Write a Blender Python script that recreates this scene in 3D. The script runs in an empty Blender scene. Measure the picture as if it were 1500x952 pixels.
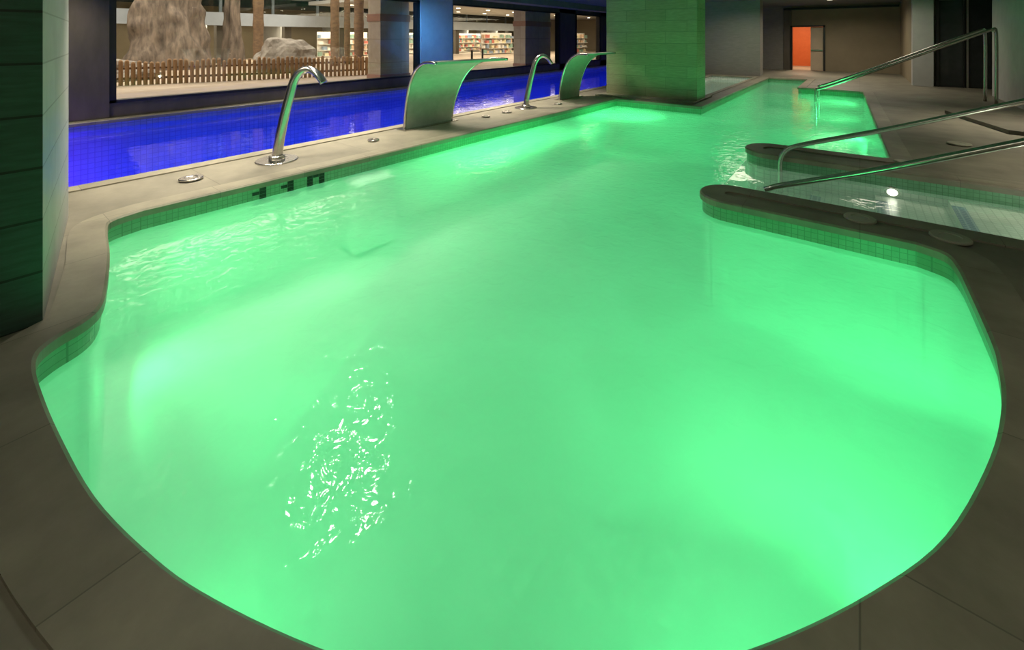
import bpy, bmesh, math, random
from mathutils import Vector, Matrix, noise
from mathutils.geometry import tessellate_polygon
random.seed(4)
sc = bpy.context.scene
COL = sc.collection
sc.view_settings.view_transform = 'Standard'
sc.view_settings.look = 'None'

# ------------------------------------------------------------------ materials
def nmat(name):
    m = bpy.data.materials.new(name); m.use_nodes = True
    nt = m.node_tree; nt.nodes.clear()
    return m, nt, nt.nodes, nt.links

def coords(nt, mode):
    n, l = nt.nodes, nt.links
    geo = n.new('ShaderNodeNewGeometry')
    if mode == 'P': return geo.outputs['Position']
    s = n.new('ShaderNodeSeparateXYZ'); l.new(geo.outputs['Position'], s.inputs[0])
    c = n.new('ShaderNodeCombineXYZ')
    if mode == 'H':
        l.new(s.outputs[0], c.inputs[0]); l.new(s.outputs[1], c.inputs[1])
    else:
        a = n.new('ShaderNodeMath'); a.operation = 'ADD'
        l.new(s.outputs[0], a.inputs[0]); l.new(s.outputs[1], a.inputs[1])
        l.new(a.outputs[0], c.inputs[0]); l.new(s.outputs[2], c.inputs[1])
    return c.outputs[0]

def mat(name, c1, c2=None, rough=.5, metal=0, nscale=3, stretch=None, tile=None, grout=None, tmode='V',
        mortar=.02, bump=0, offset=0., spec=.5, alpha_emit=None):
    m, nt, n, l = nmat(name)
    out = n.new('ShaderNodeOutputMaterial'); b = n.new('ShaderNodeBsdfPrincipled')
    l.new(b.outputs[0], out.inputs[0])
    b.inputs['Roughness'].default_value = rough; b.inputs['Metallic'].default_value = metal
    b.inputs['Specular IOR Level'].default_value = spec
    c2 = c2 or tuple(x*.8 for x in c1)
    pos = coords(nt, 'P')
    mp = n.new('ShaderNodeMapping'); l.new(pos, mp.inputs[0])
    if stretch: mp.inputs['Scale'].default_value = stretch
    ns = n.new('ShaderNodeTexNoise'); ns.inputs['Scale'].default_value = nscale
    ns.inputs['Detail'].default_value = 6; ns.inputs['Roughness'].default_value = .65
    l.new(mp.outputs[0], ns.inputs['Vector'])
    rp = n.new('ShaderNodeValToRGB')
    rp.color_ramp.elements[0].position = .32; rp.color_ramp.elements[1].position = .68
    rp.color_ramp.elements[0].color = (*c2, 1); rp.color_ramp.elements[1].color = (*c1, 1)
    l.new(ns.outputs[0], rp.inputs[0])
    col = rp.outputs[0]
    if tile:
        bt = n.new('ShaderNodeTexBrick'); bt.offset = offset; bt.squash = 1
        bt.inputs['Scale'].default_value = 1
        bt.inputs['Brick Width'].default_value = tile[0]; bt.inputs['Row Height'].default_value = tile[1]
        bt.inputs['Mortar Size'].default_value = mortar; bt.inputs['Mortar Smooth'].default_value = .2
        l.new(coords(nt, tmode), bt.inputs['Vector'])
        bt.inputs['Mortar'].default_value = (*(grout or (.1, .1, .1)), 1)
        l.new(col, bt.inputs['Color1'])
        hs = n.new('ShaderNodeHueSaturation'); hs.inputs['Value'].default_value = .86
        l.new(col, hs.inputs['Color']); l.new(hs.outputs[0], bt.inputs['Color2'])
        col = bt.outputs[0]
    l.new(col, b.inputs['Base Color'])
    if bump:
        bp = n.new('ShaderNodeBump'); bp.inputs['Strength'].default_value = bump; bp.inputs['Distance'].default_value = .02
        l.new(ns.outputs[0], bp.inputs['Height']); l.new(bp.outputs[0], b.inputs['Normal'])
    return m

def emit(name, c, s):
    m, nt, n, l = nmat(name)
    out = n.new('ShaderNodeOutputMaterial'); e = n.new('ShaderNodeEmission')
    e.inputs[0].default_value = (*c, 1); e.inputs[1].default_value = s
    l.new(e.outputs[0], out.inputs[0]); return m

def water(name, tint, milky, milk_col, bscale=5, bdist=.01, bstr=.5, rough=.02, glow=None, detail=2):
    m, nt, n, l = nmat(name)
    out = n.new('ShaderNodeOutputMaterial')
    pos = coords(nt, 'P')
    tr = n.new('ShaderNodeBsdfTransparent'); tr.inputs[0].default_value = (*tint, 1)
    tl = n.new('ShaderNodeBsdfTranslucent'); tl.inputs[0].default_value = (*milk_col, 1)
    body = tl.outputs[0]
    if glow:  # emission stands in for lamp light scattered through cloudy water
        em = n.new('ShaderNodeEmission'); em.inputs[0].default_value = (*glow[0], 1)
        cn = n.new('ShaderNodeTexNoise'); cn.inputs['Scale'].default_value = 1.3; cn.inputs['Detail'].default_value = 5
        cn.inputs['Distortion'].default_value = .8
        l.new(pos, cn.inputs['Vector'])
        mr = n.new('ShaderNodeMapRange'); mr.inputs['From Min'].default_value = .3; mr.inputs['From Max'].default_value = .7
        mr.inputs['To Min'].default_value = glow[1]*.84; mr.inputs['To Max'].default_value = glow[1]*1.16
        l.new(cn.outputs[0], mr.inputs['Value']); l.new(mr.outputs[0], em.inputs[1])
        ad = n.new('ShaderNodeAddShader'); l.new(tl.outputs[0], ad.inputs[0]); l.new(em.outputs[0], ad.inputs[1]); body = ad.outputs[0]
    mx = n.new('ShaderNodeMixShader'); mx.inputs[0].default_value = milky
    l.new(tr.outputs[0], mx.inputs[1]); l.new(body, mx.inputs[2])
    gl = n.new('ShaderNodeBsdfGlossy'); gl.inputs['Roughness'].default_value = rough
    fr = n.new('ShaderNodeFresnel'); fr.inputs[0].default_value = 1.33
    m2 = n.new('ShaderNodeMixShader')
    n1 = n.new('ShaderNodeTexNoise'); n1.inputs['Scale'].default_value = bscale
    n1.inputs['Detail'].default_value = detail; n1.inputs['Distortion'].default_value = .6
    l.new(pos, n1.inputs['Vector'])
    bp = n.new('ShaderNodeBump'); bp.inputs['Strength'].default_value = bstr; bp.inputs['Distance'].default_value = bdist
    l.new(n1.outputs[0], bp.inputs['Height'])
    l.new(bp.outputs[0], gl.inputs['Normal']); l.new(bp.outputs[0], fr.inputs['Normal'])
    l.new(fr.outputs[0], m2.inputs[0]); l.new(mx.outputs[0], m2.inputs[1]); l.new(gl.outputs[0], m2.inputs[2])
    l.new(m2.outputs[0], out.inputs[0]); return m

def glassmat(name, refl=.06):
    m, nt, n, l = nmat(name)
    out = n.new('ShaderNodeOutputMaterial')
    tr = n.new('ShaderNodeBsdfTransparent'); tr.inputs[0].default_value = (.9, .92, .9, 1)
    gl = n.new('ShaderNodeBsdfGlossy'); gl.inputs['Roughness'].default_value = .02
    m2 = n.new('ShaderNodeMixShader'); m2.inputs[0].default_value = refl
    l.new(tr.outputs[0], m2.inputs[1]); l.new(gl.outputs[0], m2.inputs[2]); l.new(m2.outputs[0], out.inputs[0]); return m

M_deck = mat('deck_stone', (.27, .25, .19), (.16, .15, .115), rough=.5, nscale=1.6, tile=(2.6, 1.9), tmode='H', mortar=.004, grout=(.1, .09, .07), bump=.15)
M_cope = mat('coping_stone', (.32, .295, .22), (.20, .185, .14), rough=.45, nscale=2.2, tile=(.9, .9), tmode='H', mortar=.003, grout=(.14, .13, .1), bump=.1)
M_band = mat('waterline_mosaic', (.22, .5, .30), (.16, .4, .22), rough=.3, tile=(.05, .05), mortar=.003, grout=(.11, .28, .16))  # green pool light and shade under the coping put into the tile colour
M_tileW = mat('pool_wall_mosaic', (.80, .82, .78), (.72, .75, .72), rough=.3, tile=(.07, .07), mortar=.005, grout=(.45, .5, .46))
M_tileF = mat('pool_floor_mosaic', (.80, .82, .78), (.66, .70, .66), rough=.3, nscale=1.2, tile=(.07, .07), tmode='H', mortar=.004, grout=(.6, .65, .6))
M_lapW = mat('lap_wall_mosaic', (.30, .36, .8), (.24, .3, .75), rough=.3, tile=(.1, .1), mortar=.006, grout=(.15, .18, .5))
M_lapF = mat('lap_floor_mosaic', (.06, .14, .42), (.04, .1, .32), rough=.3, tile=(.14, .14), tmode='H', mortar=.012, grout=(.14, .24, .6))
M_pil = mat('pillar_tile', (.40, .40, .24), (.26, .27, .16), rough=.45, nscale=4, stretch=(1, 1, 9), tile=(1.1, .3), mortar=.006, grout=(.18, .19, .12), offset=.5)
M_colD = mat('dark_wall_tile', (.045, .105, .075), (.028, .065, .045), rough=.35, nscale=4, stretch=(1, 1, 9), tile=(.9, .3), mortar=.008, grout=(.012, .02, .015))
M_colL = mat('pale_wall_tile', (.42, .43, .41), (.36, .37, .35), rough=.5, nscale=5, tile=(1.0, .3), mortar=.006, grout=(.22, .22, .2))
M_grey = mat('grey_wall', (.25, .245, .22), (.2, .195, .175), rough=.7, nscale=4, stretch=(1, 1, 6))
M_darkpanel = mat('dark_panel', (.13, .11, .085), (.09, .08, .06), rough=.6, nscale=4, stretch=(1, 1, .3))
M_pale = mat('pale_plaster', (.5, .5, .48), (.43, .43, .42), rough=.7)
M_brown = mat('brown_wall', (.28, .23, .15), (.23, .19, .12), rough=.7, nscale=1)
M_ceil = mat('ceiling_paint', (.16, .16, .16), (.13, .13, .13), rough=.8)
M_black = mat('black_frame', (.015, .015, .015), (.01, .01, .01), rough=.4)
M_steel = mat('brushed_steel', (.6, .58, .54), (.5, .48, .45), rough=.25, metal=1, nscale=20)
M_steelB = mat('satin_steel_sheet', (.42, .48, .42), (.34, .4, .34), rough=.45, metal=.35, nscale=6, stretch=(6, 1, 1))
M_marble = mat('marble', (.62, .54, .45), (.5, .42, .34), rough=.3, nscale=3, tile=(1.4, .8), mortar=.008, grout=(.3, .25, .2))
M_marbleR = mat('marble_red', (.45, .27, .2), (.38, .2, .15), rough=.3)
M_wood = mat('fence_wood', (.50, .30, .15), (.34, .2, .1), rough=.7, nscale=6, stretch=(3, 3, .5))
M_woodD = mat('bamboo_wood', (.24, .15, .08), (.12, .075, .045), rough=.7, nscale=5, stretch=(1, 1, 2))
M_rock = mat('rock', (.36, .33, .29), (.14, .12, .10), rough=.9, nscale=3, bump=1)
M_trunk = mat('trunk_concrete', (.28, .22, .17), (.07, .055, .045), rough=.9, nscale=2.5, stretch=(2, 2, .5), bump=1)
M_sand = mat('sand_floor', (.50, .40, .30), (.36, .29, .22), rough=.6, nscale=1.5)
M_white = mat('white_paint', (.55, .62, .68), (.5, .56, .62), rough=.6)
M_orange = mat('orange_paint', (.75, .18, .05), (.68, .15, .04), rough=.6)
M_door = mat('door_laminate', (.62, .5, .36), (.56, .45, .32), rough=.5)
M_mark = mat('black_mosaic', (.01, .03, .015), (.01, .02, .01), rough=.3)
M_blueT = mat('blue_mosaic', (.03, .08, .3), (.02, .05, .2), rough=.3, tile=(.06, .06), tmode='H', mortar=.008, grout=(.3, .35, .5))
M_step = mat('step_mosaic', (.82, .84, .76), (.74, .78, .7), rough=.3, tile=(.07, .07), tmode='H', mortar=.006, grout=(.5, .55, .47))
M_cover = mat('white_plastic_cover', (.42, .41, .32), (.36, .35, .28), rough=.4)
M_dstone = mat('dark_stone', (.14, .13, .10), (.10, .09, .07), rough=.5, tile=(.9, .3), mortar=.006, grout=(.05, .05, .04))
M_glass = glassmat('window_glass')
M_glassD = mat('dark_glass', (.03, .035, .035), (.02, .025, .025), rough=.08)

# ------------------------------------------------------------------ geometry helpers
def mesh(name, verts, faces, mats, parent=None, smooth=False, fm=None):
    me = bpy.data.meshes.new(name); me.from_pydata([tuple(v) for v in verts], [], faces)
    if not isinstance(mats, (list, tuple)): mats = [mats]
    for m in mats: me.materials.append(m)
    if fm:
        for p, i in zip(me.polygons, fm): p.material_index = i
    if smooth:
        for p in me.polygons: p.use_smooth = True
    me.update()
    o = bpy.data.objects.new(name, me); COL.objects.link(o)
    if parent: o.parent = parent
    return o
def empty(name):
    o = bpy.data.objects.new(name, None); COL.objects.link(o); o.empty_display_size = .2; return o
def box(name, u0, u1, v0, v1, z0, z1, m, parent=None, bev=0):
    V = [(u, v, z) for z in (z0, z1) for (u, v) in ((u0, v0), (u1, v0), (u1, v1), (u0, v1))]
    F = [(3, 2, 1, 0), (4, 5, 6, 7), (0, 1, 5, 4), (1, 2, 6, 5), (2, 3, 7, 6), (3, 0, 4, 7)]
    o = mesh(name, V, F, m, parent)
    if bev:
        b = o.modifiers.new('b', 'BEVEL'); b.width = bev; b.segments = 2
    return o
def flat(name, loops, z, m, parent=None, up=True):
    L = [[Vector((p[0], p[1], 0)) for p in lp] for lp in loops]
    tr = tessellate_polygon(L); V = [p for lp in L for p in lp]
    F = []
    for t in tr:
        a, b, c = (V[i] for i in t)
        nz = (b-a).cross(c-a).z
        if abs(nz) < 1e-9: continue
        F.append(tuple(t) if (nz > 0) == up else tuple(reversed(t)))
    return mesh(name, [(p.x, p.y, z) for p in V], F, m, parent)
def wallstrip(name, loop, z0, z1, m, parent=None):
    n = len(loop); V = [(p[0], p[1], z1) for p in loop]+[(p[0], p[1], z0) for p in loop]
    F = [(i, (i+1) % n, n+(i+1) % n, n+i) for i in range(n)]
    return mesh(name, V, F, m, parent)
def offset(loop, d):
    n = len(loop); out = []
    for i in range(n):
        p0, p, p1 = Vector(loop[i-1]), Vector(loop[i]), Vector(loop[(i+1) % n])
        a = (p-p0).normalized(); b = (p1-p).normalized()
        na = Vector((a.y, -a.x)); nb = Vector((b.y, -b.x)); s = na+nb
        if s.length < 1e-4: s = na
        s.normalize(); k = min(1.5, 1/max(.3, s.dot(na)))
        out.append(tuple(p+s*d*k))
    return out
def coping(name, loop, w, m, over=.03, zt=.015, zb=-.055):
    a = offset(loop, -over); b = offset(loop, w); a2 = offset(loop, -over+.015)
    n = len(loop); V = []
    for P, z in ((b, 0.0), (b, zt), (a2, zt), (a, zt-.015), (a, zb), (loop, zb)):
        V += [(p[0], p[1], z) for p in P]
    F = []
    for k in range(5):
        for i in range(n):
            j = (i+1) % n; F.append((k*n+i, k*n+j, (k+1)*n+j, (k+1)*n+i))
    return mesh(name, V, F, m)
def arc(cx, cy, r, a0, a1, n=10):
    return [(cx+r*math.cos(math.radians(a0+(a1-a0)*i/n)), cy+r*math.sin(math.radians(a0+(a1-a0)*i/n))) for i in range(n+1)]
def catmull(P, k=5):
    out = []
    for i in range(len(P)-1):
        p0 = Vector(P[max(0, i-1)]); p1 = Vector(P[i]); p2 = Vector(P[i+1]); p3 = Vector(P[min(len(P)-1, i+2)])
        for j in range(k):
            t = j/k
            out.append(tuple(.5*((2*p1)+(p2-p0)*t+(2*p0-5*p1+4*p2-p3)*t*t+(3*p1-p0-3*p2+p3)*t**3)))
    out.append(tuple(P[-1])); return out
def catmull3(P, k=6):
    out = []
    for i in range(len(P)-1):
        p0 = Vector(P[max(0, i-1)]); p1 = Vector(P[i]); p2 = Vector(P[i+1]); p3 = Vector(P[min(len(P)-1, i+2)])
        for j in range(k):
            t = j/k
            out.append(.5*((2*p1)+(p2-p0)*t+(2*p0-5*p1+4*p2-p3)*t*t+(3*p1-p0-3*p2+p3)*t**3))
    out.append(Vector(P[-1])); return out
def sweep(name, P, rs, ra, side, m, parent=None, seg=16):
    V = []; F = []; n = len(P); side = Vector(side).normalized()
    for i, p in enumerate(P):
        t = (P[min(i+1, n-1)]-P[max(i-1, 0)]).normalized()
        s = (side-t*side.dot(t)).normalized(); q = t.cross(s)
        for k in range(seg):
            a = 2*math.pi*k/seg
            V.append(p+s*rs[i]*math.cos(a)+q*ra[i]*math.sin(a))
    for i in range(n-1):
        for k in range(seg):
            F.append((i*seg+k, i*seg+(k+1) % seg, (i+1)*seg+(k+1) % seg, (i+1)*seg+k))
    F.append(tuple(reversed(range(seg)))); F.append(tuple((n-1)*seg+k for k in range(seg)))
    return mesh(name, V, F, m, parent, smooth=True)
def disc(name, u, v, z, r, h, m, parent=None, seg=32, bevel=.008):
    prof = [(r, 0), (r, h-bevel), (r-bevel, h), (r*.55, h), (r*.5, h-.006), (0.001, h-.006)]
    V = []; F = []
    for (rr, zz) in prof:
        for k in range(seg):
            a = 2*math.pi*k/seg; V.append((u+rr*math.cos(a), v+rr*math.sin(a), z+zz))
    for i in range(len(prof)-1):
        for k in range(seg):
            F.append((i*seg+k, i*seg+(k+1) % seg, (i+1)*seg+(k+1) % seg, (i+1)*seg+k))
    F.append(tuple((len(prof)-1)*seg+k for k in range(seg)))
    return mesh(name, V, F, m, parent)

# ------------------------------------------------------------------ camera
cam = bpy.data.cameras.new('camera'); co = bpy.data.objects.new('camera', cam); COL.objects.link(co)
co.location = (0, 0, 1.65); co.rotation_euler = (math.radians(90), 0, math.radians(38.1))
cam.lens = 15.6; cam.sensor_width = 36; cam.shift_y = -421/1500; cam.clip_start = .05
sc.camera = co

# ------------------------------------------------------------------ main pool outline
bay = catmull([(-5.40, 1.15), (-5.30, .90), (-5.05, .82), (-4.5, .74), (-3.99, .64), (-3.70, .57), (-3.57, .49), (-3.49, .36), (-3.39, .275),
       (-3.23, .245), (-2.99, .245), (-2.64, .26), (-2.16, .30), (-1.75, .38), (-1.48, .46), (-1.15, .59), (-.85, .74), (-.6, .92), (-.38, 1.13),
       (-.17, 1.37), (.05, 1.68), (.25, 2.03), (.43, 2.52), (.53, 2.92), (.575, 3.26), (.59, 3.52), (.585, 4.18), (.575, 4.5), (.53, 4.70), (.36, 4.80)])
WZ = -.185
c2a = arc(-1.06, 5.075, .275, 270, 180, 6); c2b = arc(-1.06, 5.075, .275, 180, 90, 6)
c1a = arc(-.99, 7.5, .35, 270, 180, 6); c1b = arc(-.99, 7.5, .35, 180, 90, 6)
chan = [(1.7, 5.35), (1.7, 7.15)]
rest = [(.22, 7.85), (.31, 7.9), (.35, 8.0), (.34, 8.3), (.1, 17.05), (.02, 17.15), (-1.5, 17.3), (-1.6, 17.4), (-1.6, 20.9), (-2.98, 20.9), (-2.98, 11.1), (-5.15, 11.1)]
full = bay+c2a+c2b[1:]+chan+c1a+c1b[1:]+rest
mainw = bay+c2a+[c1a[-1]]+c1b[1:]+rest
chanw = [c2a[-1]]+c2b[1:]+chan+c1a
lap = [(-11.8, -1.5), (-6.8, -1.5), (-6.8, 26.0), (-11.8, 26.0)]
small = [(-5.15, 13.3), (-3.45, 13.3), (-3.45, 20.9), (-5.15, 20.9)]
outer = [(-12.1, -3), (4.2, -3), (4.2, 26.7), (-12.1, 26.7)]
flat('floor', [outer, full, lap, small], 0, M_deck)
coping('pool_coping', full, .21, M_cope)
coping('lap_pool_coping', lap, .2, M_cope)
coping('plunge_pool_coping', small, .12, M_cope)
pool = empty('green_pool')
wallstrip('pool_wall', full, -1.15, 0, M_tileW, pool)
wallstrip('waterline_band', offset(full, -.004), WZ-.04, -.02, M_band, pool)
flat('pool_floor', [full], -1.15, M_tileF, pool)
lp = empty('lap_pool')
wallstrip('lap_wall', lap, -1.3, 0, M_lapW, lp); flat('lap_floor', [lap], -1.3, M_lapF, lp)
sp = empty('plunge_pool')
wallstrip('plunge_wall', small, -1.0, 0, M_tileW, sp); flat('plunge_floor', [small], -1.0, M_tileF, sp)

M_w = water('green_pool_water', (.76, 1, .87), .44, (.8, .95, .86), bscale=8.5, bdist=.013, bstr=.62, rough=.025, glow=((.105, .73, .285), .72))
M_wc = water('stair_water', (.95, 1, .97), .2, (.8, .95, .85), bscale=5, bdist=.008, bstr=.3, glow=((.38, .62, .40), .9))  # glow brightens the channel water in place of lamp light
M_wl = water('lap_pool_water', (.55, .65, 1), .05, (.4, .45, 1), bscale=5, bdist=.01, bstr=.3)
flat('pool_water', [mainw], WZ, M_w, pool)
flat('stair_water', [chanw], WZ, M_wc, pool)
flat('lap_water', [lap], -.16, M_wl, lp)
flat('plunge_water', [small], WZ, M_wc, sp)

st = empty('pool_stairs')
us = [1.7, .8, .15, -.5, -1.15]
for i in range(4):
    ztop = -.22-.085*i
    box('tread_%d' % (i+1), us[i+1], us[i], 5.36, 7.14, -1.149, ztop, M_step, st)
    box('nosing_stripe_%d' % (i+1), us[i+1]-.002, us[i+1]+.11, 5.6, 6.9, ztop, ztop+.004, M_blueT, st)
box('underwater_ledge', -5.37, -5.0, 3.2, 3.8, -1.1, -.24, M_tileW, pool, bev=.01)
M_uw = emit('underwater_lens', (1, .95, .8), 9)
lf = empty('pool_lamp_fixture')
V = [(.31+.05*math.cos(a*math.pi/10), 7.125, -.24+.04*math.sin(a*math.pi/10)) for a in range(20)]
mesh('lens', V, [tuple(range(20))], M_uw, lf)
V = []
for rr, yy in ((.08, 7.149), (.08, 7.13), (.054, 7.122)):
    V += [(.31+rr*math.cos(a*math.pi/10), yy, -.24+rr*.8*math.sin(a*math.pi/10)) for a in range(20)]
mesh('rim', V, [(q*20+a, q*20+(a+1) % 20, (q+1)*20+(a+1) % 20, (q+1)*20+a) for q in range(2) for a in range(20)], M_steel, lf)
dm = empty('depth_marking')
glyph = {'1': ["010", "110", "010", "010", "111"], '0': ["111", "101", "101", "101", "111"]}
vv = 2.12
def lu(v): return -5.40+(.25)*(v-1.15)/(11.1-1.15)+.010
V = []; F = []
for ch in '110':
    for r, row in enumerate(glyph[ch]):
        for c, b in enumerate(row):
            if b == '1':
                a = vv+c*.075; z = -.058-r*.038; k = len(V)
                V += [(lu(a), a, z), (lu(a+.072), a+.072, z), (lu(a+.072), a+.072, z-.036), (lu(a), a, z-.036)]
                F.append((k, k+1, k+2, k+3))
    vv += .31
mesh('digits', V, F, M_mark, dm)

# pillars & plinth
box('pillar_plinth', -5.9, -3.22, 11.34, 13.1, .0, .05, M_cope, bev=.01)
box('tiled_pillar', -5.75, -3.25, 11.75, 12.5, .05, 3.25, M_pil)
box('tiled_pillar', -5.6, -3.35, 21.4, 22.1, 0, 3.25, M_grey)
P = [(-3.72, -1.6), (-3.72, .345), (-5.77, .70), (-5.77, -1.6)]
V = [(p[0], p[1], 0) for p in P]+[(p[0], p[1], 3.25) for p in P]
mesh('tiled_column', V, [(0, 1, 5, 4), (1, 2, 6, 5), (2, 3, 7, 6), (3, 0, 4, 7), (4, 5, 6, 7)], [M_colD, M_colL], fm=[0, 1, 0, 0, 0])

# ------------------------------------------------------------------ room shell
box('ceiling', -12.4, 4.4, -3.2, 31, 3.25, 3.4, M_ceil)
box('wall_near', -12.4, 4.4, -3.2, -3, -.1, 3.25, M_grey)
box('wall_right', 4.2, 4.4, -3, 26.9, -.1, 3.25, M_grey)
wl = empty('wall_left')
box('sill', -12.4, -12.1, -3, 26.9, -.1, .3, M_darkpanel, wl)
box('header', -12.4, -12.1, -3, 26.9, 2.93, 3.25, M_darkpanel, wl)
for i, (a, b, u) in enumerate([(-3, 2.05, -12.02), (10.2, 11.7, -12.0), (19.4, 21.0, -12.1), (23.9, 26.9, -12.1)]):
    box('pier_%d' % (i+1), -12.4, u, a, b, .0, 3.25, M_darkpanel if i != 1 else M_pale, wl)
box('ceiling_beam', -11.0, -10.4, -3, 26.7, 3.0, 3.25, M_ceil)
for i, (a, b) in enumerate([(2.05, 10.2), (11.7, 19.4), (21.0, 23.9)]):
    w = empty('window_%d' % (i+1))
    for nm, q in (('jamb_l', (a, a+.12, .3, 2.93)), ('jamb_r', (b-.12, b, .3, 2.93)), ('rail_b', (a, b, .3, .36)), ('rail_t', (a, b, 2.87, 2.93))):
        box(nm, -12.3, -12.08, q[0], q[1], q[2], q[3], M_black, w)
    box('glass', -12.21, -12.2, a+.1, b-.1, .34, 2.9, M_glass, w)

wb = empty('wall_back')
box('wall_part_1', -12.4, -2.75, 26.7, 26.9, -.1, 3.25, M_grey, wb)
box('wall_part_2', -1.38, 4.4, 26.7, 26.9, -.1, 3.25, M_brown, wb)
box('wall_part_3', -2.75, -1.38, 26.7, 26.9, 2.2, 3.25, M_brown, wb)
box('wall_part_4', -3.1, -2.75, 26.66, 26.7, 0, 3.1, M_darkpanel, wb)
box('trim_1', -3.1, 1.4, 26.6, 26.7, 3.05, 3.15, M_black)
d1 = empty('door_1')
box('frame_l', -2.8, -2.72, 26.62, 26.9, 0, 2.25, M_black, d1)
box('frame_r', -1.42, -1.34, 26.62, 26.9, 0, 2.25, M_black, d1)
box('frame_t', -2.8, -1.34, 26.62, 26.9, 2.18, 2.25, M_black, d1)
box('leaf', -1.95, -1.42, 26.8, 26.85, 0.01, 2.17, M_door, d1)
box('push_bar', -1.93, -1.45, 26.74, 26.79, .98, 1.05, M_steel, d1)
cr = empty('corridor')
box('corridor_floor', -4.5, 0, 26.9, 31, -.1, 0, M_sand, cr)
box('corridor_back', -4.5, 0, 30.8, 31, 0, 3.25, M_orange, cr)
box('corridor_l', -4.6, -4.5, 26.9, 31, 0, 3.25, M_orange, cr)
box('corridor_r', 0, .1, 26.9, 31, 0, 3.25, M_brown, cr)
wr = empty('wall_right_alcove')
box('return_wall', 1.45, 1.65, 20.9, 26.7, 0, 3.25, M_brown, wr)
box('white_pier', 1.42, 1.95, 20.5, 20.9, 0, 3.25, M_pale, wr)
box('alcove_wall', 1.95, 4.2, 20.7, 20.9, 0, 3.25, M_grey, wr)
gd = empty('door_2')
for k, a in enumerate((2.05, 2.75)):
    box('leaf_%d' % k, a, a+.66, 20.62, 20.68, .02, 2.9, M_glassD, gd)
    box('stile_a%d' % k, a-.03, a+.04, 20.58, 20.69, 0, 2.95, M_steel if k else M_black, gd)
    box('stile_b%d' % k, a+.62, a+.69, 20.58, 20.69, 0, 2.95, M_black, gd)
box('wall_pier', 2.95, 4.2, 15.2, 18.3, 0, 3.25, M_pale)
V = [(1.45, 13.4, 0), (2.0, 11.2, 0), (4.15, 10.6, 0), (4.15, 13.2, 0)]
V = V+[(a, b, .07) for a, b, c in V]
mesh('raised_stone_ledge', V, [(0, 1, 5, 4), (1, 2, 6, 5), (2, 3, 7, 6), (3, 0, 4, 7), (4, 5, 6, 7)], M_dstone)

# ------------------------------------------------------------------ fountains
def spout(u, v, s=1.0):
    e = empty('cobra_shower_spout')
    d = Vector((.726, .688, 0)).normalized(); side = Vector((-d.y, d.x, 0))
    prof = [(0, 0), (.03, .25), (.1, .6), (.17, .88), (.22, 1.06), (.3, 1.18), (.41, 1.22), (.52, 1.16), (.61, 1.04)]
    P = catmull3([(u+d.x*a*s, v+d.y*a*s, z*s) for a, z in prof])
    n = len(P); rs = []; ra = []
    for i in range(n):
        t = i/(n-1)
        k = max(0, (t-.66)/.34); k = k*k*(3-2*k)
        rs.append((.066-.014*min(1, t/.7)+.06*k)*s); ra.append((.066-.014*min(1, t/.7)-.012*k)*s)
    sweep('pipe', P, rs, ra, side, M_steel, e, 20)
    disc('base_flange', u, v, 0, .26*s, .02, M_steel, e)
    disc('collar', u, v, .015, .1*s, .06, M_steel, e)
spout(-6.16, 2.74); spout(-6.16, 8.38)

def waterfall(u, v, w0, w1, s=1.0):
    e = empty('waterfall_blade_fountain')
    prof = catmull3([(0, 0, 0), (.03, 0, .3), (.09, 0, .6), (.19, 0, .88), (.33, 0, 1.08), (.52, 0, 1.2), (.72, 0, 1.23), (.86, 0, 1.215)], 5)
    n = len(prof); NV = 10; V = []; F = []
    T = .02
    for layer in (0, 1):
        for i, p in enumerate(prof):
            t = (prof[min(i+1, n-1)]-prof[max(i-1, 0)]).normalized(); nr = Vector((-t.z, 0, t.x))
            q = p+nr*T*(1 if layer else -1)
            f = i/(n-1); w = w0+(w1-w0)*f**1.6
            for j in range(NV+1):
                V.append((u+q.x*s, v-.03*f+w*j/NV, max(0, q.z)*s))
    N = n*(NV+1)
    for i in range(n-1):
        for j in range(NV):
            a = i*(NV+1)+j
            F.append((a, a+1, a+NV+2, a+NV+1)); F.append((N+a, N+a+NV+1, N+a+NV+2, N+a+1))
        for j in (0, NV):
            a = i*(NV+1)+j; F.append((a, a+NV+1, N+a+NV+1, N+a))
    for j in range(NV):
        a = (n-1)*(NV+1)+j; F.append((a, a+1, N+a+1, N+a))
    mesh('blade', V, F, M_steelB, e)
    for jj in (0, 1):
        P = []
        for i, p in enumerate(prof):
            f = i/(n-1); w = w0+(w1-w0)*f**1.6
            P.append(Vector((u+p.x*s, v-.03*f+w*jj, max(.0, p.z)*s)))
        sweep('rim_%d' % jj, P, [.028]*n, [.028]*n, (0, 1, 0), M_steel, e, 8)
    box('base_plate', u-.12, u+.12, v-.08, v+w0+.08, 0, .018, M_steel, e)
waterfall(-6.40, 5.05, 1.15, 1.9)
waterfall(-6.25, 10.0, 1.0, 1.6)

for (u, v, r) in ((-6.1, 1.75, .12), (-6.1, 4.2, .09), (-6.1, 7.6, .11), (-6.1, 6.9, .09), (.0, 5.08, .12), (.58, 5.05, .13), (.45, 7.75, .1), (1.2, 9.6, .14), (-5.85, 9.3, .1)):
    disc('deck_drain_cover', u, v, .015, r, .018, M_cover if u > -2 else M_steel)

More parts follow.
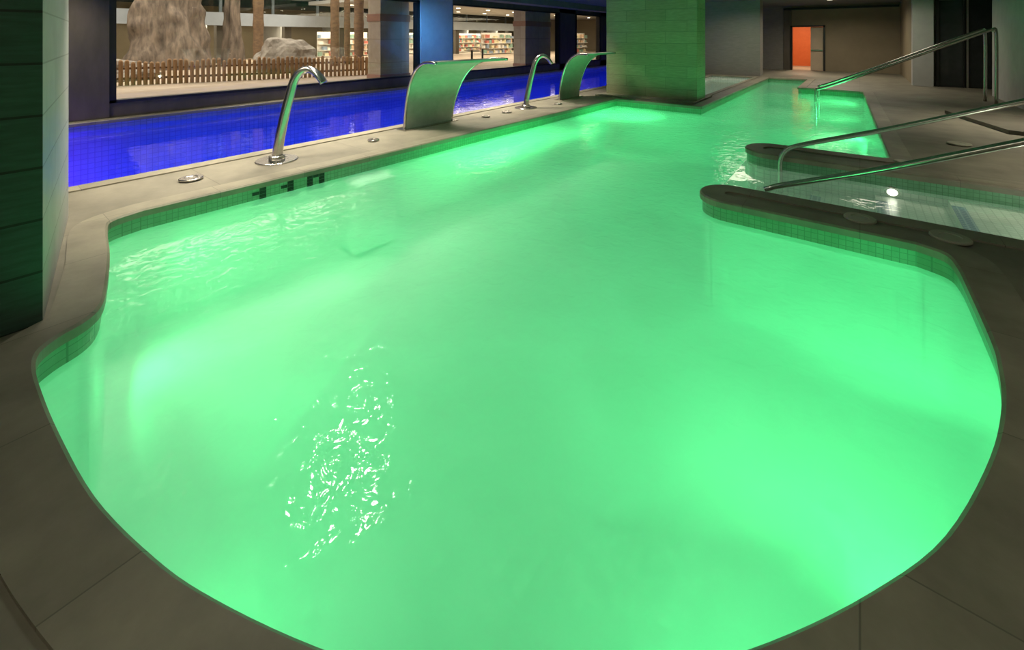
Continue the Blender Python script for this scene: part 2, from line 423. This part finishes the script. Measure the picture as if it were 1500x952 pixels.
def rail(pts, r=.024, name='stair_handrail', flanges=()):
    e = empty(name)
    P = catmull3(pts, 6); sweep('rail', P, [r]*len(P), [r]*len(P), (0, 1, .01), M_steel, e, 14)
    for f in flanges: disc('flange', f[0], f[1], f[2], .06, .02, M_steel, e)
    return e
rail([(-.80, 5.42, .02), (-.76, 5.42, .04), (-.66, 5.42, .09), (-.3, 5.42, .23), (.2, 5.42, .43), (1.05, 5.42, .80), (1.9, 5.42, 1.17), (2.05, 5.42, 1.15), (2.1, 5.42, 1.0), (2.1, 5.42, .5), (2.1, 5.42, 0)], r=.03)
rail([(-.86, 7.07, -.47), (-.86, 7.07, -.3), (-.86, 7.07, -.05), (-.8, 7.07, .1), (-.6, 7.07, .22), (.28, 7.07, .54), (1.44, 7.07, 1.0), (1.9, 7.07, 1.17), (2.05, 7.07, 1.15), (2.1, 7.07, 1.0), (2.1, 7.07, .5), (2.1, 7.07, 0)], r=.03)
for v in (15.4, 16.6):
    rail([(-1.0, v, -1.14), (-1.0, v, .05), (-.95, v, .17), (-.75, v, .25), (.3, v, .75), (2.35, v, 1.78), (2.5, v, 1.8), (2.55, v, 1.65), (2.55, v, 0)], r=.035, name='ramp_handrail')

# ------------------------------------------------------------------ outside hall
hall = empty('ground')
box('hall_floor', -45, -12.4, -15, 45, .1, .25, M_sand, hall)
box('hall_roof', -45, -12.4, -15, 45, 6.5, 6.7, M_ceil)
A = Vector((-17.2, 2.2, 0)); B = Vector((-14.4, 10.2, 0)); L = (B-A).length; dr = (B-A).normalized(); nn = Vector((-dr.y, dr.x, 0))
fe = empty('wooden_fence'); N = int(L/.14); V = []; F = []
for i in range(N):
    c = A+dr*(i*.14); r = .052; h = .68+random.uniform(-.06, .05); k0 = len(V); seg = 8
    for (rr, z) in ((r, .25), (r, .25+h), (r*.6, .25+h+.035), (.004, .25+h+.045)):
        for k in range(seg):
            a = 2*math.pi*k/seg; V.append((c.x+rr*math.cos(a), c.y+rr*math.sin(a), z))
    for q in range(3):
        for k in range(seg): F.append((k0+q*seg+k, k0+q*seg+(k+1) % seg, k0+(q+1)*seg+(k+1) % seg, k0+(q+1)*seg+k))
mesh('pickets', V, F, M_wood, fe)
for z in (.45, .75):
    P = [A+Vector((0, 0, z))+nn*.06, B+Vector((0, 0, z))+nn*.06]
    sweep('rail_%d' % int(z*100), P, [.035]*2, [.035]*2, (0, 0, 1), M_woodD, fe, 8)

def rocky(name, c, size, m, seed, amp=.3):
    bm = bmesh.new(); bmesh.ops.create_icosphere(bm, subdivisions=4, radius=1)
    for v in bm.verts:
        p = v.co.copy(); d = noise.noise(p*1.3+Vector((seed, 0, 0)))*amp+noise.noise(p*3+Vector((seed, 5, 0)))*amp*.6
        v.co = p*(1+d); v.co = Vector((v.co.x*size[0], v.co.y*size[1], v.co.z*size[2]))+Vector(c)
    me = bpy.data.meshes.new(name); bm.to_mesh(me); bm.free(); me.materials.append(m)
    o = bpy.data.objects.new(name, me); COL.objects.link(o); return o
rocky('boulder', (-19.4, 8.9, .75), (1.15, 1.15, 1.0), M_rock, 2)
rocky('boulder', (-19.2, 3.4, .4), (.9, 1.2, .5), M_rock, 7)
def trunk(c, r0, r1, h, seed, name='concrete_tree_trunk'):
    V = []; F = []; NR = 40; S = 64
    for i in range(NR):
        t = i/(NR-1); z = .2+h*t; r = r1+(r0-r1)*(1-t)**2.2
        for k in range(S):
            a = 2*math.pi*k/S
            q = Vector((math.cos(a)*1.5, math.sin(a)*1.5, z*.7+seed))
            f = 1+.16*math.sin(a*5+seed+t*1.2)+.25*noise.noise(q)+.16*noise.noise(q*3)
            V.append((c[0]+r*f*math.cos(a), c[1]+r*f*math.sin(a), z))
    for i in range(NR-1):
        for k in range(S): F.append((i*S+k, i*S+(k+1) % S, (i+1)*S+(k+1) % S, (i+1)*S+k))
    return mesh(name, V, F, M_trunk, smooth=True)
trunk((-24.6, 6.2), 1.5, .95, 6.2, 1)
trunk((-24.8, 8.9), .5, .22, 6.2, 4)
def bpost(u, v, r, h=6.2):
    e = empty('bamboo_post')
    P = [Vector((u, v, .2+h*i/24)) for i in range(25)]
    rr = [r*(1.12 if i % 4 == 0 else 1) for i in range(25)]
    sweep('shaft', P, rr, rr, (1, 0, 0), M_woodD, e, 14)
bpost(-22.6, 9.2, .22); bpost(-20.5, 11.9, .2); bpost(-17.8, 11.5, .2); bpost(-21.2, 13.0, .15)
for (a, b) in ((8.95, 10.15), (17.1, 19.3)):
    e = empty('marble_pillar')
    box('shaft', -13.3, -12.6, a, b, .25, 6.4, M_marble, e)
    box('band', -13.33, -12.57, a-.03, b+.03, 2.2, 2.45, M_marbleR, e)
    box('foot', -13.33, -12.57, a-.03, b+.03, .25, .4, M_marbleR, e)
ba = empty('balcony')
box('slab', -30, -27.0, 2, 38, 2.55, 2.9, M_white, ba)
box('fascia', -27.0, -26.9, 2, 38, 2.3, 3.0, M_white, ba)
box('glass_guard', -26.96, -26.94, 2, 38, 3.0, 3.9, M_glass, ba)
box('top_rail', -27.0, -26.9, 2, 38, 3.9, 3.97, M_steel, ba)
for k in range(9): box('column_%d' % k, -27.7, -27.3, 9+3.6*k, 9.4+3.6*k, .25, 2.55, M_darkpanel, ba)
sh = empty('shop_front')
box('back', -33, -32.8, -10, 44, .25, 6.5, M_brown, sh)
box('upper_glazing', -30.1, -30, -2, 40, 3.5, 6.2, M_glassD, sh)
for k in range(10): box('partition_%d' % k, -32.8, -30, -4+4.4*k, -3.8+4.4*k, .25, 2.5, M_pale, sh)
for k in range(14): box('mullion_%d' % k, -30.0, -29.9, -2+3*k, -1.85+3*k, 2.9, 6.2, M_white, sh)
box('end_wall', -33, -12.4, 43.8, 44, .25, 6.5, M_brown, sh)
V = []; F = []; fm = []
goods = [mat('goods_%d' % i, c, c, rough=.5) for i, c in enumerate([(.5, .16, .12), (.7, .62, .4), (.25, .32, .42), (.75, .72, .66), (.25, .38, .3), (.6, .42, .28)])]
def addb(x0, x1, y0, y1, z0, z1, mi):
    k = len(V)
    V.extend([(u, v, z) for z in (z0, z1) for (u, v) in ((x0, y0), (x1, y0), (x1, y1), (x0, y1))])
    for f in [(3, 2, 1, 0), (4, 5, 6, 7), (0, 1, 5, 4), (1, 2, 6, 5), (2, 3, 7, 6), (3, 0, 4, 7)]:
        F.append(tuple(k+q for q in f)); fm.append(mi)
for (u0, v0, ln) in ((-29.5, 16, 4), (-29.5, 24, 9), (-24, 27, 4), (-20, 32, 5)):
    for s in range(4):
        z = .35+.42*s; addb(u0-.35, u0, v0, v0+ln, z-.03, z, 3)
        y = v0
        while y < v0+ln-.3:
            w = random.uniform(.12, .35); h = random.uniform(.15, .33)
            if random.random() < .8: addb(u0-.3, u0-.05, y, y+w, z, z+h, random.randrange(6))
            y += w+.03
    addb(u0-.38, u0-.35, v0, v0+ln, .25, 2.05, 3)
mesh('display_shelves', V, F, goods, fm=fm)
M_dl = emit('downlight_warm', (1, .85, .62), 20)
V = []; F = []
for k in range(16):
    for uu in (-29.3, -28):
        c = (uu, 9+1.9*k, 2.54); k0 = len(V)
        for q in range(12):
            a = 2*math.pi*q/12; V.append((c[0]+.12*math.cos(a), c[1]+.12*math.sin(a), c[2]))
        F.append(tuple(reversed(range(k0, k0+12))))
mesh('hall_downlights', V, F, M_dl)
box('hall_soffit', -26.2, -13.5, 13.5, 43, 3.6, 3.8, M_pale)
V = []; F = []
for k in range(9):
    for uu in (-24, -21, -18, -15):
        c = (uu, 15+3*k, 3.59); k0 = len(V)
        for q in range(12):
            a = 2*math.pi*q/12; V.append((c[0]+.14*math.cos(a), c[1]+.14*math.sin(a), c[2]))
        F.append(tuple(reversed(range(k0, k0+12))))
mesh('soffit_downlights', V, F, M_dl)
for (u, v) in ((-16, 17), (-17.5, 19.5), (-15, 22)):
    e = empty('cafe_table'); disc('top', u, v, .97, .4, .04, M_woodD, e); box('leg', u-.04, u+.04, v-.04, v+.04, .25, .97, M_black, e); disc('foot', u, v, .25, .25, .03, M_black, e)

# ------------------------------------------------------------------ lights
def area(name, loc, d, size, power, color, sy=None, spread=180):
    L = bpy.data.lights.new(name, 'AREA'); L.energy = power; L.color = color; L.size = size
    L.shape = 'RECTANGLE' if sy else 'DISK'
    if sy: L.size_y = sy
    L.spread = math.radians(spread)
    o = bpy.data.objects.new(name, L); COL.objects.link(o); o.location = loc
    o.rotation_euler = Vector(d).to_track_quat('-Z', 'Y').to_euler(); return o
G = (.095, 1, .315)
def gl(u, v, d, p, z=-.78, dz=-.2, s=.6, spread=180, sy=None): area('underwater_light', (u, v, z), (*d, dz), s, p, G, spread=spread, sy=sy)
gl(-.12, 1.75, (-.5, .9), 11); gl(.3, 2.8, (-.15, 1), 12); gl(-2.3, .55, (.1, 1), 7)
gl(-4.7, 1.0, (.3, 1), 9); gl(-1.4, 7.5, (-1, .1), 4); gl(.25, 9.6, (-1, .1), 18); gl(.18, 12.5, (-1, .1), 22); gl(.1, 15.5, (-1, 0), 48)
gl(-4.2, 9.7, (0, .6), 28, z=-1.1, dz=.7, s=1.6)  # added upward green light for the pillar front, not a pool fixture
gl(-3.9, 6.2, (-2.1, 0), 26, z=-.9, dz=1.6, s=3.2, sy=.5, spread=90); gl(-3.9, 10.0, (-2.1, .1), 18, z=-.9, dz=1.6, s=1.6, spread=90)  # added lights that tint the waterfall blades green, no lamps there
gl(-3.4, 2.0, (-.75, -.35), 8, z=-1.1, dz=.5, s=1.8)
Bc = (.045, .11, 1)
for v in (3.5, 7, 10.5, 14, 17.5, 21, 24.5):
    area('lap_underwater_lamp', (-6.86, v, -.42), (-1, 0, -.22), 3.0, 28, Bc, sy=.2, spread=46)
area('lap_underwater_lamp', (-6.86, 0, -.42), (-1, 0.15, -.18), 2.2, 70, (.42, .1, 1), sy=.2, spread=46)
area('pier_blue_fill', (-10.7, 8.6, 2.95), (-1.2, 2.0, -1.4), .25, 22, (.08, .38, 1), spread=70)  # added blue fill aimed at the pale pier, no fixture behind it
area('beam_blue_fill', (-8.5, 14, .03), (-.4, 0, 1), 1.0, 10, (.08, .25, 1), sy=8)  # added blue fill above the lap water, stands in for spill on the beam
area('plunge_lamp', (-4.2, 13.4, -.5), (0, 1, 0), .3, 16, (.1, .7, .6))
area('stair_lamp', (1.66, 6.25, -.2), (-1, 0, -.05), .1, 8, (.95, 1, .8))

M_lamp = emit('ceiling_lamp_glow', (1, .93, .8), 130)
M_lamp2 = emit('ceiling_lamp_soft', (1, .86, .65), 3)
def cl(u, v, power, m=None, r=.1, size=.8, spread=90):
    e = empty('ceiling_downlight')
    V = [(u+r*math.cos(a*math.pi/12), v+r*math.sin(a*math.pi/12), 3.235) for a in range(24)]
    mesh('lens', V, [tuple(reversed(range(24)))], m or M_lamp2, e)
    disc('bezel', u, v, 3.24, r+.04, .02, M_steel, e)
    if power:
        o = area('lamp', (u, v, 3.2), (0, 0, -1), size, power, (1, .89, .71), spread=spread); o.parent = e
for (u, v) in ((-5.2, 2.95), (-5.5, 3.6), (-4.8, 2.55), (-4.6, 3.1)):
    cl(u, v, 0, M_lamp, .09)
for (u, v, p) in ((-6.3, 1.6, 68), (-6.8, 4.2, 90), (-7.0, 7.8, 95), (-6.8, 10.6, 55), (-11.2, 1.3, 26), (-11.3, 5.5, 26), (3.0, 8, 50), (2.6, 12, 45), (3.2, 3, 30)):  # lap-side pair added to wash the left pier and sill with warm light
    cl(u, v, p)
for (u, v, p) in ((-3.6, 18.8, 60), (-1.0, 23, 90), (.3, 18.8, 40)):
    cl(u, v, p, size=1.6, spread=160)
cl(.6, -.9, 48, size=2, spread=170)
area('corridor_light', (-2.3, 28.5, 3.1), (0, 0, -1), 1, 110, (1, .75, .5))
area('hall_light', (-20, 6, 6.4), (0, 0, -1), 10, 3000, (1, .86, .72), sy=20)
area('hall_light', (-20, 27, 3.55), (0, 0, -1), 8, 1500, (1, .82, .62), sy=18)
area('shop_light', (-29, 20, 2.5), (0, 0, -1), 2, 1500, (1, .85, .65), sy=34)
w = bpy.data.worlds.new('world'); sc.world = w; w.use_nodes = True
w.node_tree.nodes['Background'].inputs[0].default_value = (.5, .55, .5, 1); w.node_tree.nodes['Background'].inputs[1].default_value = .05
